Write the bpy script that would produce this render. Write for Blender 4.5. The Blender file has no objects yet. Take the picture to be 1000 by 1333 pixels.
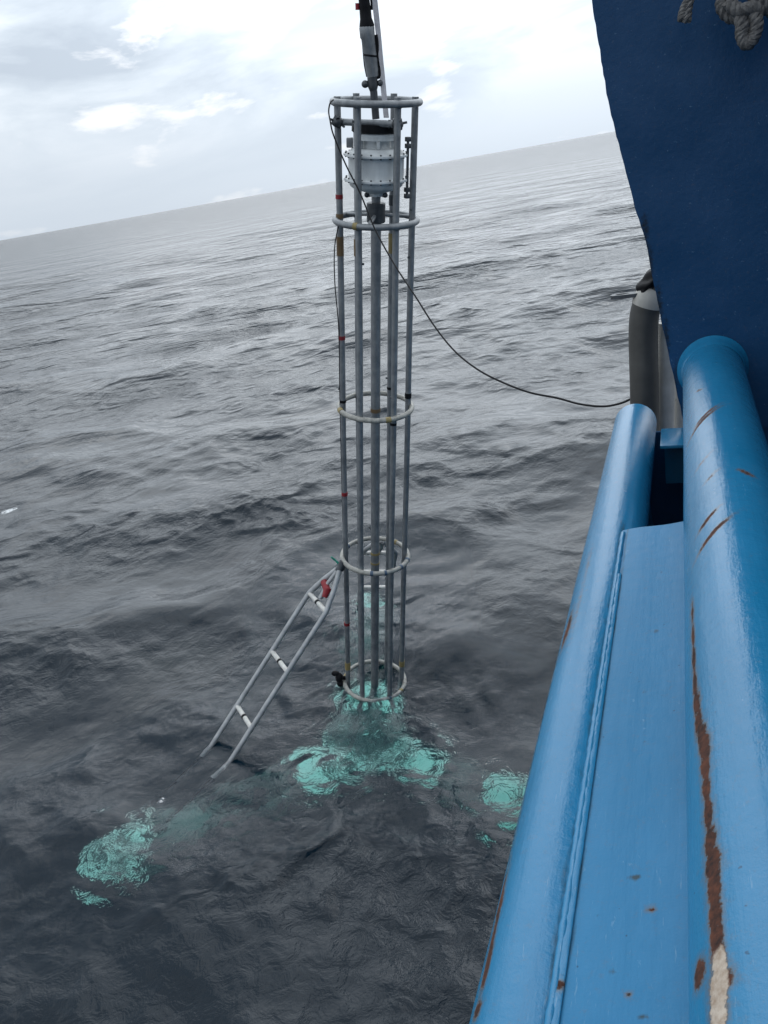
import bpy, bmesh, math, random
import numpy as np
from math import sin, cos, pi, radians, sqrt, exp, atan2
from mathutils import Vector, Matrix

random.seed(7)
sc = bpy.context.scene
C = sc.collection

# ------------------------------------------------------------------ camera
F = 1078.0                       # focal length in photo pixels (1000 x 1333)
PITCH, ROLL = radians(22.0), radians(10.06)
H = 4.355                        # eye above mean sea level
fwd = Vector((0, cos(PITCH), -sin(PITCH)))
_u0 = Vector((0, sin(PITCH), cos(PITCH)))
right = Vector((1, 0, 0)) * cos(ROLL) - _u0 * sin(ROLL)
up = Vector((1, 0, 0)) * sin(ROLL) + _u0 * cos(ROLL)
EYE = Vector((0, 0, H))
cam_d = bpy.data.cameras.new('camera')
cam = bpy.data.objects.new('camera', cam_d)
C.objects.link(cam)
cam.matrix_world = Matrix(((right.x, up.x, -fwd.x, 0), (right.y, up.y, -fwd.y, 0), (right.z, up.z, -fwd.z, H), (0, 0, 0, 1)))
cam_d.sensor_fit = 'VERTICAL'
cam_d.sensor_height = 36.0
cam_d.lens = 36.0 * F / 1333.0
cam_d.clip_start = 0.05
cam_d.clip_end = 100000
sc.camera = cam

# ------------------------------------------------------------------ sky, sun, exposure
SUN_EL, SUN_AZ = radians(33), radians(18)      # azimuth to the right of the view direction (+Y)
w = bpy.data.worlds.new('World'); sc.world = w; w.use_nodes = True
nt = w.node_tree; nt.nodes.clear()
def N(tree, typ, **kw):
    n = tree.nodes.new(typ)
    for k, v in kw.items():
        if k.startswith('i_'):
            n.inputs[k[2:].replace('_', ' ')].default_value = v
        else:
            setattr(n, k, v)
    return n
def M(tree, op, a, b=None, c=None, clamp=False):
    n = tree.nodes.new('ShaderNodeMath'); n.operation = op; n.use_clamp = clamp
    for k, v in enumerate((a, b, c)):
        if v is None: continue
        if isinstance(v, (int, float)): n.inputs[k].default_value = v
        else: tree.links.new(v, n.inputs[k])
    return n.outputs[0]
def ramp(tree, fac, stops, interp='LINEAR'):
    n = tree.nodes.new('ShaderNodeValToRGB'); cr = n.color_ramp; cr.interpolation = interp
    while len(cr.elements) < len(stops): cr.elements.new(0.5)
    for e, (p, col) in zip(cr.elements, stops):
        e.position = p
        e.color = (col, col, col, 1) if isinstance(col, (int, float)) else (*col, 1)
    tree.links.new(fac, n.inputs[0]); return n.outputs[0]
def mixc(tree, fac, a, b, blend='MIX'):
    n = tree.nodes.new('ShaderNodeMix'); n.data_type = 'RGBA'; n.blend_type = blend
    for sock, v in ((n.inputs[0], fac), (n.inputs[6], a), (n.inputs[7], b)):
        if isinstance(v, (int, float)): sock.default_value = v
        elif isinstance(v, tuple): sock.default_value = (*v, 1)
        else: tree.links.new(v, sock)
    return n.outputs[2]
def noise(tree, vec, scale, detail=4, rough=0.55, dist=0.0, ntype='FBM', lac=2.0, out=0):
    n = tree.nodes.new('ShaderNodeTexNoise'); n.noise_type = ntype
    n.inputs['Scale'].default_value = scale; n.inputs['Detail'].default_value = detail
    n.inputs['Roughness'].default_value = rough; n.inputs['Distortion'].default_value = dist
    n.inputs['Lacunarity'].default_value = lac
    if vec is not None: tree.links.new(vec, n.inputs['Vector'])
    return n.outputs[out]
def mapping(tree, vec, scale=(1, 1, 1), rot=(0, 0, 0), loc=(0, 0, 0)):
    n = tree.nodes.new('ShaderNodeMapping')
    n.inputs['Scale'].default_value = scale; n.inputs['Rotation'].default_value = rot; n.inputs['Location'].default_value = loc
    tree.links.new(vec, n.inputs['Vector']); return n.outputs[0]

sky = N(nt, 'ShaderNodeTexSky', sky_type='NISHITA', sun_disc=False, sun_elevation=SUN_EL, sun_rotation=SUN_AZ)
sky.air_density = 1.0; sky.dust_density = 0.6
tc = N(nt, 'ShaderNodeTexCoord')
sep = N(nt, 'ShaderNodeSeparateXYZ'); nt.links.new(tc.outputs['Generated'], sep.inputs[0])
zc = M(nt, 'MAXIMUM', sep.outputs[2], 0.0)
gv = tc.outputs['Generated']
n_big = noise(nt, mapping(nt, gv, (4.5, 4.5, 13), loc=(7.4, 4.8, 1.85)), 1.0, 5, 0.5, 0.4)
n_mid = noise(nt, mapping(nt, gv, (3.6, 3.6, 12), loc=(13.8, 10.2, 2.6)), 1.0, 7, 0.55, 0.5)
n_puff = noise(nt, mapping(nt, gv, (7, 7, 19), loc=(10.8, 5.4, 1.8)), 1.0, 9, 0.55, 0.25)
shade = ramp(nt, n_mid, [(0.36, (0.445, 0.51, 0.59)), (0.45, (0.57, 0.64, 0.715)), (0.52, (0.69, 0.755, 0.82)), (0.60, (0.85, 0.895, 0.94))])
puff = ramp(nt, n_puff, [(0.60, 0.0), (0.67, 0.85)])
cloud = mixc(nt, puff, shade, (0.94, 0.95, 0.97))
low = ramp(nt, zc, [(0.0, 1.0), (0.05, 0.85), (0.12, 0.25), (0.22, 0.0)])
cloud = mixc(nt, low, cloud, mixc(nt, puff, (0.55, 0.615, 0.69), (0.69, 0.725, 0.765)))
gap = ramp(nt, n_big, [(0.27, 0.0), (0.33, 1.0)])
gap = M(nt, 'MAXIMUM', gap, M(nt, 'MULTIPLY', low, 1.4), clamp=True)
# overcast skies are brighter overhead and round the veiled sun
sd = Vector((sin(SUN_AZ) * cos(SUN_EL), cos(SUN_AZ) * cos(SUN_EL), sin(SUN_EL)))
dt = N(nt, 'ShaderNodeVectorMath', operation='DOT_PRODUCT'); nt.links.new(tc.outputs['Generated'], dt.inputs[0]); dt.inputs[1].default_value = sd
halo = M(nt, 'POWER', M(nt, 'MAXIMUM', dt.outputs[1], 0.0), 9.0)
bright = M(nt, 'ADD', M(nt, 'MULTIPLY_ADD', zc, 0.34, 0.84), M(nt, 'MULTIPLY', halo, 0.95))
bg_c = N(nt, 'ShaderNodeBackground'); nt.links.new(cloud, bg_c.inputs[0]); nt.links.new(bright, bg_c.inputs[1])
bg_s = N(nt, 'ShaderNodeBackground'); nt.links.new(sky.outputs[0], bg_s.inputs[0]); bg_s.inputs[1].default_value = 0.08
mx = N(nt, 'ShaderNodeMixShader'); nt.links.new(gap, mx.inputs[0]); nt.links.new(bg_s.outputs[0], mx.inputs[1]); nt.links.new(bg_c.outputs[0], mx.inputs[2])
wo = N(nt, 'ShaderNodeOutputWorld'); nt.links.new(mx.outputs[0], wo.inputs[0])

sl = bpy.data.lights.new('sun', 'SUN'); sl.energy = 0.55; sl.angle = radians(85); sl.color = (0.97, 0.99, 1.0)
so = bpy.data.objects.new('sun', sl); C.objects.link(so)
so.rotation_euler = (-sd).to_track_quat('-Z', 'Y').to_euler()
so.location = (0, 0, 30)

vs = sc.view_settings
vs.view_transform = 'Standard'; vs.look = 'None'; vs.exposure = 0.42; vs.gamma = 1.0; vs.use_curve_mapping = False
cy = sc.cycles
cy.use_denoising = True; cy.use_adaptive_sampling = False
cy.max_bounces = 7; cy.transmission_bounces = 6; cy.glossy_bounces = 4; cy.diffuse_bounces = 3; cy.transparent_max_bounces = 6
cy.caustics_reflective = True; cy.caustics_refractive = True; cy.blur_glossy = 0.6
cy.sample_clamp_indirect = 6.0

# ------------------------------------------------------------------ helpers
def ray(x, y):
    return right * ((x - 500) / F) + up * ((666.5 - y) / F) + fwd
def proj(P):
    v = P - EYE; z = v.dot(fwd)
    return 500 + F * v.dot(right) / z, 666.5 - F * v.dot(up) / z
def at(x, y, z):                 # photo pixel at a given depth in front of the eye
    return EYE + ray(x, y) * z

class MB:
    """collects simple shapes; build() links them as one mesh object"""
    def __init__(self): self.v = []; self.f = []; self.s = []
    def add(self, v, f, smooth=True):
        o = len(self.v); self.v += [tuple(p) for p in v]; self.f += [tuple(i + o for i in q) for q in f]; self.s += [smooth] * len(f)
        return self
    def tube(self, pts, r, n=14, caps=True, closed=False):
        pts = [Vector(p) for p in pts]; m = len(pts)
        rs = r if isinstance(r, (list, tuple)) else [r] * m
        T = []
        for i in range(m):
            a = pts[(i - 1) % m] if (closed or i > 0) else pts[i]
            b = pts[(i + 1) % m] if (closed or i < m - 1) else pts[i]
            T.append((b - a).normalized())
        ref = Vector((0, 0, 1)) if abs(T[0].z) < 0.9 else Vector((1, 0, 0))
        u = (ref - T[0] * ref.dot(T[0])).normalized(); V = []
        for i in range(m):
            u = (u - T[i] * u.dot(T[i])).normalized(); w_ = T[i].cross(u)
            for k in range(n):
                a = 2 * pi * k / n
                V.append(pts[i] + (u * cos(a) + w_ * sin(a)) * rs[i])
        Fc = []
        for i in range(m if closed else m - 1):
            j = (i + 1) % m
            for k in range(n):
                l = (k + 1) % n
                Fc.append((i * n + k, i * n + l, j * n + l, j * n + k))
        self.add(V, Fc)
        if caps and not closed:
            self.add([V[k] for k in range(n)], [tuple(range(n))[::-1]], False)
            self.add([V[(m - 1) * n + k] for k in range(n)], [tuple(range(n))], False)
        return self
    def lathe(self, prof, n=40, o=(0, 0, 0), caps=True):
        o = Vector(o); V = [o + Vector((r * cos(2 * pi * k / n), r * sin(2 * pi * k / n), z)) for r, z in prof for k in range(n)]
        Fc = [(i * n + k, i * n + (k + 1) % n, (i + 1) * n + (k + 1) % n, (i + 1) * n + k) for i in range(len(prof) - 1) for k in range(n)]
        self.add(V, Fc)
        if caps:
            self.add(V[:n], [tuple(range(n))[::-1]], False); self.add(V[-n:], [tuple(range(n))], False)
        return self
    def box(self, c, half, mat=None, bev=0.0):
        bm = bmesh.new(); bmesh.ops.create_cube(bm, size=2)
        for v in bm.verts: v.co = Vector((v.co.x * half[0], v.co.y * half[1], v.co.z * half[2]))
        if bev: bmesh.ops.bevel(bm, geom=bm.edges[:], offset=bev, segments=2, profile=0.5, affect='EDGES')
        bm.verts.index_update()
        V = [(mat @ v.co if mat else v.co) + Vector(c) for v in bm.verts]
        self.add(V, [[v.index for v in f.verts] for f in bm.faces], False); bm.free(); return self
    def prism(self, poly, z0, z1, mat=None):
        n = len(poly); V = [Vector((x, y, z0)) for x, y in poly] + [Vector((x, y, z1)) for x, y in poly]
        if mat: V = [mat @ p for p in V]
        self.add(V, [tuple(range(n))[::-1], tuple(range(n, 2 * n))] + [(k, (k + 1) % n, n + (k + 1) % n, n + k) for k in range(n)], False); return self
    def ball(self, c, r, sc_=(1, 1, 1), n=12, m=8):
        V = []; Fc = []; c = Vector(c)
        for i in range(m + 1):
            t = pi * i / m
            for k in range(n):
                a = 2 * pi * k / n
                V.append(c + Vector((r * sc_[0] * sin(t) * cos(a), r * sc_[1] * sin(t) * sin(a), r * sc_[2] * cos(t))))
        for i in range(m):
            for k in range(n): Fc.append((i * n + k, (i + 1) * n + k, (i + 1) * n + (k + 1) % n, i * n + (k + 1) % n))
        return self.add(V, Fc)
    def mesh(self, name, mat):
        me = bpy.data.meshes.new(name); me.from_pydata(self.v, [], self.f)
        me.polygons.foreach_set('use_smooth', self.s); me.materials.append(mat); me.update(); me.set_sharp_from_angle(angle=radians(38)); return me
    def build(self, name, mat, parent=None):
        o = bpy.data.objects.new(name, self.mesh(name, mat)); C.objects.link(o)
        if parent: o.parent = parent
        return o
def tag(o, label=None, cat=None, group=None, kind=None):
    for k, v in (('label', label), ('category', cat), ('group', group), ('kind', kind)):
        if v: o[k] = v
    return o
def empty(name, mw):
    o = bpy.data.objects.new(name, None); C.objects.link(o); o.matrix_world = mw; o.empty_display_size = 0.1; return o
def smooth_path(P, n=10):
    P = [Vector(p) for p in P]; out = []
    Q = [P[0] * 2 - P[1]] + P + [P[-1] * 2 - P[-2]]
    for i in range(1, len(Q) - 2):
        a, b, c, d = Q[i - 1:i + 3]
        for k in range(n):
            t = k / n
            out.append(0.5 * ((2 * b) + (c - a) * t + (2 * a - 5 * b + 4 * c - d) * t * t + (3 * b - a - 3 * c + d) * t ** 3))
    out.append(P[-1]); return out

# ------------------------------------------------------------------ materials
def new_mat(name):
    m = bpy.data.materials.new(name); m.use_nodes = True; t = m.node_tree
    b = t.nodes['Principled BSDF']; return m, t, b
def bump(t, b, h, strength, dist=0.01):
    n = t.nodes.new('ShaderNodeBump'); n.inputs['Strength'].default_value = strength; n.inputs['Distance'].default_value = dist
    t.links.new(h, n.inputs['Height']); t.links.new(n.outputs[0], b.inputs['Normal'])
def objco(t): return t.nodes.new('ShaderNodeTexCoord').outputs['Object']
def worn(name, c0, c1, metallic=0.0, rough=(0.35, 0.6), scale=14, spots=None, spot_at=0.66, bmp=0.15):
    m, t, b = new_mat(name); v = objco(t)
    f = noise(t, v, scale, 6, 0.65); g = noise(t, mapping(t, v, (3, 3, 0.7), loc=(4, 2, 1)), scale * 0.5, 5, 0.6)
    col = mixc(t, ramp(t, f, [(0.35, 0.0), (0.65, 1.0)]), c0, c1)
    col = mixc(t, ramp(t, g, [(0.42, 0.0), (0.75, 0.55)]), col, tuple(x * 0.55 for x in c0))
    if spots:
        s = noise(t, v, scale * 2.3, 4, 0.7)
        col = mixc(t, ramp(t, s, [(spot_at, 0.0), (spot_at + 0.04, 0.9)]), col, spots)
    t.links.new(col, b.inputs['Base Color']); b.inputs['Metallic'].default_value = metallic
    t.links.new(M(t, 'MULTIPLY_ADD', f, rough[1] - rough[0], rough[0]), b.inputs['Roughness'])
    bump(t, b, f, bmp, 0.004); return m
GALV = worn('galvanised_steel', (0.20, 0.215, 0.23), (0.32, 0.335, 0.345), 0.45, (0.35, 0.62), 16, (0.16, 0.13, 0.10), 0.70)
GALV2 = worn('bright_galvanised_steel', (0.34, 0.35, 0.36), (0.46, 0.47, 0.475), 0.35, (0.35, 0.6), 16, (0.2, 0.17, 0.13), 0.70)
RINGM = worn('scuffed_pale_paint', (0.26, 0.26, 0.24), (0.44, 0.43, 0.39), 0.15, (0.4, 0.6), 20, (0.16, 0.15, 0.13), 0.60)
RUNG = worn('bare_pale_steel', (0.55, 0.54, 0.51), (0.70, 0.69, 0.65), 0.1, (0.4, 0.6), 22, (0.25, 0.22, 0.18), 0.63)
DRUM = worn('pale_grey_paint', (0.68, 0.71, 0.72), (0.76, 0.79, 0.79), 0.0, (0.35, 0.5), 9, (0.22, 0.22, 0.21), 0.70, 0.08)
DARKST = worn('dark_oiled_steel', (0.055, 0.062, 0.07), (0.11, 0.12, 0.13), 0.5, (0.35, 0.6), 18)
RUBBER = worn('black_rubber', (0.005, 0.0055, 0.007), (0.012, 0.013, 0.016), 0.0, (0.45, 0.65), 18)
RUBBER.node_tree.nodes['Principled BSDF'].inputs['Specular IOR Level'].default_value = 0.15
WHITEP = worn('white_pad_paint', (0.86, 0.87, 0.85), (0.93, 0.93, 0.91), 0.0, (0.5, 0.6), 7, (0.35, 0.36, 0.33), 0.70)
HUBP = worn('pale_hub_paint', (0.36, 0.38, 0.37), (0.5, 0.52, 0.5), 0.0, (0.5, 0.6), 7)
LEGP = worn('grey_leg_paint', (0.09, 0.10, 0.10), (0.15, 0.165, 0.16), 0.0, (0.5, 0.6), 7)
REDT = worn('red_tape', (0.22, 0.012, 0.018), (0.32, 0.02, 0.03), 0.0, (0.5, 0.6), 30)
YELT = worn('yellow_paint_band', (0.26, 0.20, 0.08), (0.34, 0.27, 0.12), 0.0, (0.5, 0.6), 30)
ORGT = worn('orange_brown_band', (0.13, 0.085, 0.045), (0.20, 0.13, 0.06), 0.0, (0.5, 0.6), 30)
GRNT = worn('teal_cord', (0.02, 0.25, 0.18), (0.03, 0.34, 0.25), 0.0, (0.6, 0.7), 30)
BLUT = worn('blue_mark', (0.05, 0.09, 0.15), (0.08, 0.12, 0.18), 0.0, (0.5, 0.6), 30)
WEB = worn('white_webbing', (0.55, 0.54, 0.57), (0.66, 0.65, 0.68), 0.0, (0.7, 0.8), 40)
GPIPE = worn('grey_painted_pipe', (0.055, 0.054, 0.050), (0.095, 0.092, 0.085), 0.0, (0.35, 0.5), 5, (0.2, 0.19, 0.17), 0.72)
PALEPIPE = worn('pale_scuffed_pipe', (0.45, 0.43, 0.39), (0.60, 0.58, 0.53), 0.0, (0.4, 0.6), 8, (0.2, 0.17, 0.13), 0.68)
ROPE = worn('weathered_grey_rope', (0.085, 0.083, 0.082), (0.21, 0.205, 0.20), 0.0, (0.8, 0.95), 60, (0.08, 0.08, 0.07), 0.62, 0.9)

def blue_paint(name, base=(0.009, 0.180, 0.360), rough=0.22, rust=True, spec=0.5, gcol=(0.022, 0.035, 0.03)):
    m, t, b = new_mat(name); v = objco(t)
    big = noise(t, mapping(t, v, (1, 0.45, 1)), 5, 5, 0.6)
    fine = noise(t, v, 260, 3, 0.6)
    mid = noise(t, v, 34, 5, 0.6)
    col = mixc(t, ramp(t, big, [(0.35, 0.0), (0.7, 1.0)]), base, tuple(min(1, x * 1.14 + 0.012) for x in base))
    # chalked, scuffed flecks
    fl = noise(t, mapping(t, v, (60, 22, 60)), 1.0, 4, 0.7)
    col = mixc(t, ramp(t, fl, [(0.66, 0.0), (0.72, 0.35)]), col, (0.20, 0.36, 0.52))
    sc1 = noise(t, mapping(t, v, (150, 16, 150), rot=(0.5, 0, 0.6)), 1.0, 3, 0.75)
    col = mixc(t, M(t, 'MULTIPLY', ramp(t, sc1, [(0.65, 0.0), (0.72, 0.3)]), ramp(t, big, [(0.45, 0.0), (0.62, 1.0)])), col, (0.30, 0.44, 0.55))
    dk = noise(t, v, 85, 2, 0.5)
    col = mixc(t, ramp(t, dk, [(0.74, 0.0), (0.77, 0.7)]), col, (0.01, 0.06, 0.12))
    rgh = M(t, 'MULTIPLY_ADD', mid, 0.14, rough - 0.05)
    if rust:
        at_ = t.nodes.new('ShaderNodeAttribute'); at_.attribute_name = 'rust'
        edge = noise(t, v, 70, 7, 0.75)
        edge2 = noise(t, v, 300, 4, 0.7)
        k = M(t, 'ADD', at_.outputs['Fac'], M(t, 'ADD', M(t, 'MULTIPLY_ADD', edge, 0.9, -0.45), M(t, 'MULTIPLY_ADD', edge2, 0.4, -0.2)))
        halo_ = ramp(t, k, [(0.05, 0.0), (0.36, 0.40), (0.48, 0.75)])
        col = mixc(t, halo_, col, (0.15, 0.105, 0.055))
        rr = M(t, 'ADD', M(t, 'MULTIPLY', noise(t, v, 120, 5, 0.7), 0.55), M(t, 'MULTIPLY', noise(t, v, 24, 3, 0.6), 0.45))
        rcol = mixc(t, ramp(t, rr, [(0.38, 0.0), (0.64, 1.0)]), (0.016, 0.008, 0.007), (0.13, 0.042, 0.020))
        bl = t.nodes.new('ShaderNodeAttribute'); bl.attribute_name = 'bleach'
        rcol = mixc(t, ramp(t, M(t, 'ADD', bl.outputs['Fac'], M(t, 'MULTIPLY_ADD', edge, 0.5, -0.25)), [(0.45, 0.0), (0.6, 0.9)]), rcol, mixc(t, ramp(t, rr, [(0.35, 0.0), (0.6, 1.0)]), (0.30, 0.20, 0.13), (0.60, 0.52, 0.43)))
        rm = ramp(t, k, [(0.46, 0.0), (0.56, 1.0)])
        col = mixc(t, rm, col, rcol)
        gr_ = t.nodes.new('ShaderNodeAttribute'); gr_.attribute_name = 'grime'
        gm = ramp(t, M(t, 'ADD', gr_.outputs['Fac'], M(t, 'MULTIPLY_ADD', noise(t, mapping(t, v, (90, 14, 90)), 1.0, 5, 0.7), 1.0, -0.5)), [(0.35, 0.0), (0.75, 0.85)])
        col = mixc(t, gm, col, gcol)
        rgh = M(t, 'MAXIMUM', rgh, M(t, 'MULTIPLY', rm, 0.9))
    t.links.new(col, b.inputs['Base Color']); t.links.new(rgh, b.inputs['Roughness'])
    b.inputs['Specular IOR Level'].default_value = spec
    brush = noise(t, mapping(t, v, (70, 5, 70)), 1.0, 4, 0.6)
    h = M(t, 'ADD', M(t, 'ADD', M(t, 'MULTIPLY', fine, 0.35), M(t, 'MULTIPLY', mid, 1.2)), M(t, 'MULTIPLY', brush, 0.9))
    if rust: h = M(t, 'SUBTRACT', h, M(t, 'MULTIPLY', rm, 0.8))
    bump(t, b, h, 0.5, 0.0022); return m
BLUE = blue_paint('blue_gloss_paint')
BLUED = blue_paint('blue_shaded_paint', (0.0018, 0.048, 0.135), 0.42, True, 0.25, (0.006, 0.008, 0.007))  # darker copy of the ship blue, with the bulkhead's shade in its base colour
BLUEF = blue_paint('blue_walked_paint', (0.010, 0.165, 0.335), 0.46, True, 0.32)

# ------------------------------------------------------------------ the sea
AX = (-cos(radians(29.5)) * up + sin(radians(29.5)) * fwd - right * 0.0075).normalized()   # downward axis of the coring frame
P_TOP = EYE + ray(490, 132.3) * (0.56 / (113 / F))
XL = (right - AX * right.dot(AX)).normalized()
YL = (-AX).cross(XL)
S_BASE = 6.35
HUB = P_TOP + AX * S_BASE
FRAME_M = Matrix(((XL.x, YL.x, -AX.x, HUB.x), (XL.y, YL.y, -AX.y, HUB.y), (XL.z, YL.z, -AX.z, HUB.z), (0, 0, 0, 1)))
WPT = P_TOP + AX * 4.85                                   # where the frame meets the water

def sea_point(x, y):
    d = ray(x, y); t = -H / d.z; p = EYE + d * t; return p.x, p.y

def make_sea():
    rng = np.random.default_rng(415)
    rs = [0.6]
    while rs[-1] < 45000:
        r = rs[-1]; rs.append(r + max(0.02, r * r / (H * 828) * 1.25 if r < 60 else max(r * r / (H * 828) * 1.1, r * 0.0)))
        if len(rs) > 860: break
    rs = [r for r in rs if r < 700] + list(np.geomspace(720, 60000, 22))
    rs = np.array(rs)
    front = np.arange(radians(-44), radians(44), 0.00185)
    rear = np.linspace(radians(44), radians(316), 90)
    ang = np.concatenate([front, rear])
    n, m = len(rs), len(ang)
    R, A = np.meshgrid(rs, ang, indexing='ij')
    X = (R * np.sin(A)).astype(np.float32).ravel(); Y = (R * np.cos(A)).astype(np.float32).ravel()
    dr = np.gradient(rs); dth = np.full(m, 0.00185); dth[len(front):] = radians(272) / 89
    SP = np.maximum(np.repeat(dr, m), (rs[:, None] * dth[None, :]).ravel()).astype(np.float32)
    def soft(sx, sy, ph, rot):
        c_, s_ = cos(rot), sin(rot); a = X * c_ + Y * s_; b = -X * s_ + Y * c_
        return (np.sin(a * sx + ph + 1.3 * np.sin(b * sy * 0.7 + ph)) + np.sin(b * sy + 2.1 * ph + 1.1 * np.sin(a * sx * 0.6))) * 0.5
    patch = 0.62 + 0.5 * soft(0.9, 1.7, 0.4, 0.2) * 0.6 + 0.5 * soft(0.33, 0.8, 2.4, -0.1) * 0.7 + 0.28 * soft(2.1, 3.9, 1.1, 0.15)
    patch = np.clip(patch, 0.12, 1.35).astype(np.float32)
    Z = np.zeros_like(X); DX = np.zeros_like(X); DY = np.zeros_like(X); JJ = np.zeros_like(X)
    wind = radians(-97)                                   # towards the eye, slightly across
    NW = 150
    lam = np.geomspace(0.10, 15.0, NW)
    for i, L in enumerate(lam):
        L *= rng.uniform(0.95, 1.05); k = 2 * pi / L
        sl_ = 0.026 * (1.0 if L > 0.5 else 0.85)
        if L > 1.5: sl_ *= 0.8
        if L > 6: sl_ *= 0.8
        a_ = sl_ / k * rng.uniform(0.6, 1.4)
        spread = radians(24 if L > 3 else 55 if L > 0.8 else 80)
        th = wind + rng.normal(0, spread)
        ph = rng.uniform(0, 2 * pi)
        lod = np.clip((L / SP - 2.2) / 2.0, 0, 1)
        idx = np.nonzero(lod > 0)[0]
        if len(idx) == 0: continue
        x_, y_ = X[idx], Y[idx]
        kx, ky = k * cos(th), k * sin(th)
        p = kx * x_ + ky * y_ + ph
        amp = a_ * lod[idx]
        if L < 1.3: amp = amp * patch[idx] ** (1.0 if L > 0.5 else 1.5)
        s_, c_ = np.sin(p), np.cos(p)
        Z[idx] += amp * c_
        ch = 1.5
        DX[idx] -= ch * amp * cos(th) * s_; DY[idx] -= ch * amp * sin(th) * s_
        JJ[idx] += ch * amp * k * c_
    # keep mean level where the frame stands
    q = np.argmin((X - WPT.x) ** 2 + (Y - WPT.y) ** 2); Z -= Z[q]
    # broken water along the steep little crests that pass the rig
    foam = np.clip((JJ - 1.05) * 2.2, 0, 1) * 0.85
    rng2 = np.random.default_rng(5)
    spots = [((8, 662), 0.30, 0.22, 0.95), ((218, 1040), 0.10, 0.08, 0.80), ((277, 985), 0.16, 0.09, 0.66), ((250, 975), 0.2, 0.05, 0.6), ((640, 632), 0.5, 0.10, 0.66), ((600, 640), 0.3, 0.08, 0.68),
             ((278, 990), 0.10, 0.10, 0.72), ((296, 1003), 0.07, 0.07, 0.72),
             ((535, 882), 0.10, 0.07, 0.75), ((512, 915), 0.16, 0.05, 0.62), ((455, 905), 0.08, 0.06, 0.6), ((525, 640), 0.25, 0.1, 0.68), ((350, 572), 0.9, 0.14, 0.60), ((200, 598), 0.9, 0.12, 0.58), ((395, 655), 0.3, 0.08, 0.62),
             ((120, 282), 6, 2, 0.6), ((260, 290), 5, 2, 0.55), ((110, 975), 0.1, 0.05, 0.5)]
    for (px, py), sx, sy, st in spots:
        cx, cy_ = sea_point(px, py)
        foam = np.maximum(foam, st * np.exp(-((X - cx) / sx) ** 2 - ((Y - cy_) / sy) ** 2))
    co = np.stack([X + DX, Y + DY, Z], 1).astype(np.float32)
    ii = np.arange(n - 1)[:, None] * m; jj = np.arange(m)[None, :]; j2 = (jj + 1) % m
    quads = np.stack([ii + jj, ii + j2, ii + m + j2, ii + m + jj], -1).reshape(-1, 4)
    me = bpy.data.meshes.new('sea')
    me.vertices.add(len(co)); me.vertices.foreach_set('co', co.ravel())
    me.loops.add(quads.size); me.loops.foreach_set('vertex_index', quads.ravel().astype(np.int32))
    me.polygons.add(len(quads)); me.polygons.foreach_set('loop_start', np.arange(0, quads.size, 4, dtype=np.int32))
    me.polygons.foreach_set('use_smooth', np.ones(len(quads), bool))
    me.update(calc_edges=True)
    at1 = me.attributes.new('foam', 'FLOAT', 'POINT'); at1.data.foreach_set('value', foam.astype(np.float32))
    at2 = me.attributes.new('patch', 'FLOAT', 'POINT'); at2.data.foreach_set('value', patch)
    fade = np.clip(1.0 / (1.0 + (np.repeat(rs, m) / 40.0) ** 1.2), 0.0, 1).astype(np.float32)
    at3 = me.attributes.new('fine', 'FLOAT', 'POINT'); at3.data.foreach_set('value', fade)
    dist = np.full(X.shape, 99.0)
    for a in (-150, -30, 90):                             # within sight of the sunken tripod
        e = FRAME_M @ Vector((2.6 * cos(radians(a)), 2.6 * sin(radians(a)), 0)); ex, ey = e.x - HUB.x, e.y - HUB.y
        tt = np.clip(((X - HUB.x) * ex + (Y - HUB.y + 0.5) * ey) / (ex * ex + ey * ey), 0, 1)
        dist = np.minimum(dist, np.hypot(X - HUB.x - tt * ex, Y - HUB.y + 0.5 - tt * ey))
    clear = np.clip((1.3 - dist) / 0.2, 0, 1).astype(np.float32)
    at4 = me.attributes.new('clear', 'FLOAT', 'POINT'); at4.data.foreach_set('value', clear)
    # material
    mat, t, b = new_mat('sea_water'); t.nodes.remove(b)
    out = t.nodes['Material Output']
    geo = t.nodes.new('ShaderNodeNewGeometry'); v = geo.outputs['Position']
    pa = t.nodes.new('ShaderNodeAttribute'); pa.attribute_name = 'patch'
    fa = t.nodes.new('ShaderNodeAttribute'); fa.attribute_name = 'foam'
    fi = t.nodes.new('ShaderNodeAttribute'); fi.attribute_name = 'fine'
    warp = noise(t, v, 0.9, 2, 0.5, out=1)
    wv = t.nodes.new('ShaderNodeVectorMath'); wv.operation = 'MULTIPLY_ADD'; t.links.new(warp, wv.inputs[0]); wv.inputs[1].default_value = (0.5, 0.5, 0.5); t.links.new(v, wv.inputs[2])
    rid = noise(t, mapping(t, wv.outputs[0], (1.9, 1.9, 1), rot=(0, 0, 0.35)), 1.0, 6, 0.62, 0.5, 'RIDGED_MULTIFRACTAL', 2.1)
    chop = noise(t, mapping(t, v, (0.30, 0.30, 1), rot=(0, 0, 0.1)), 1.0, 6, 0.66, 0.6)
    far = M(t, 'SUBTRACT', 1.0, fi.outputs['Fac'])
    rp = noise(t, mapping(t, v, (7.0, 7.0, 1), rot=(0, 0, -0.12)), 1.0, 4, 0.6, 0.6)
    cap = noise(t, mapping(t, v, (30, 30, 1), rot=(0, 0, 0.25)), 1.0, 3, 0.55, 0.3)
    h = M(t, 'ADD', M(t, 'MULTIPLY', rid, 0.130), M(t, 'MULTIPLY', rp, 0.034))
    h = M(t, 'ADD', h, M(t, 'MULTIPLY', cap, 0.004))
    h = M(t, 'MULTIPLY', h, M(t, 'MULTIPLY_ADD', M(t, 'POWER', pa.outputs['Fac'], 1.5), 0.95, 0.06))
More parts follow.
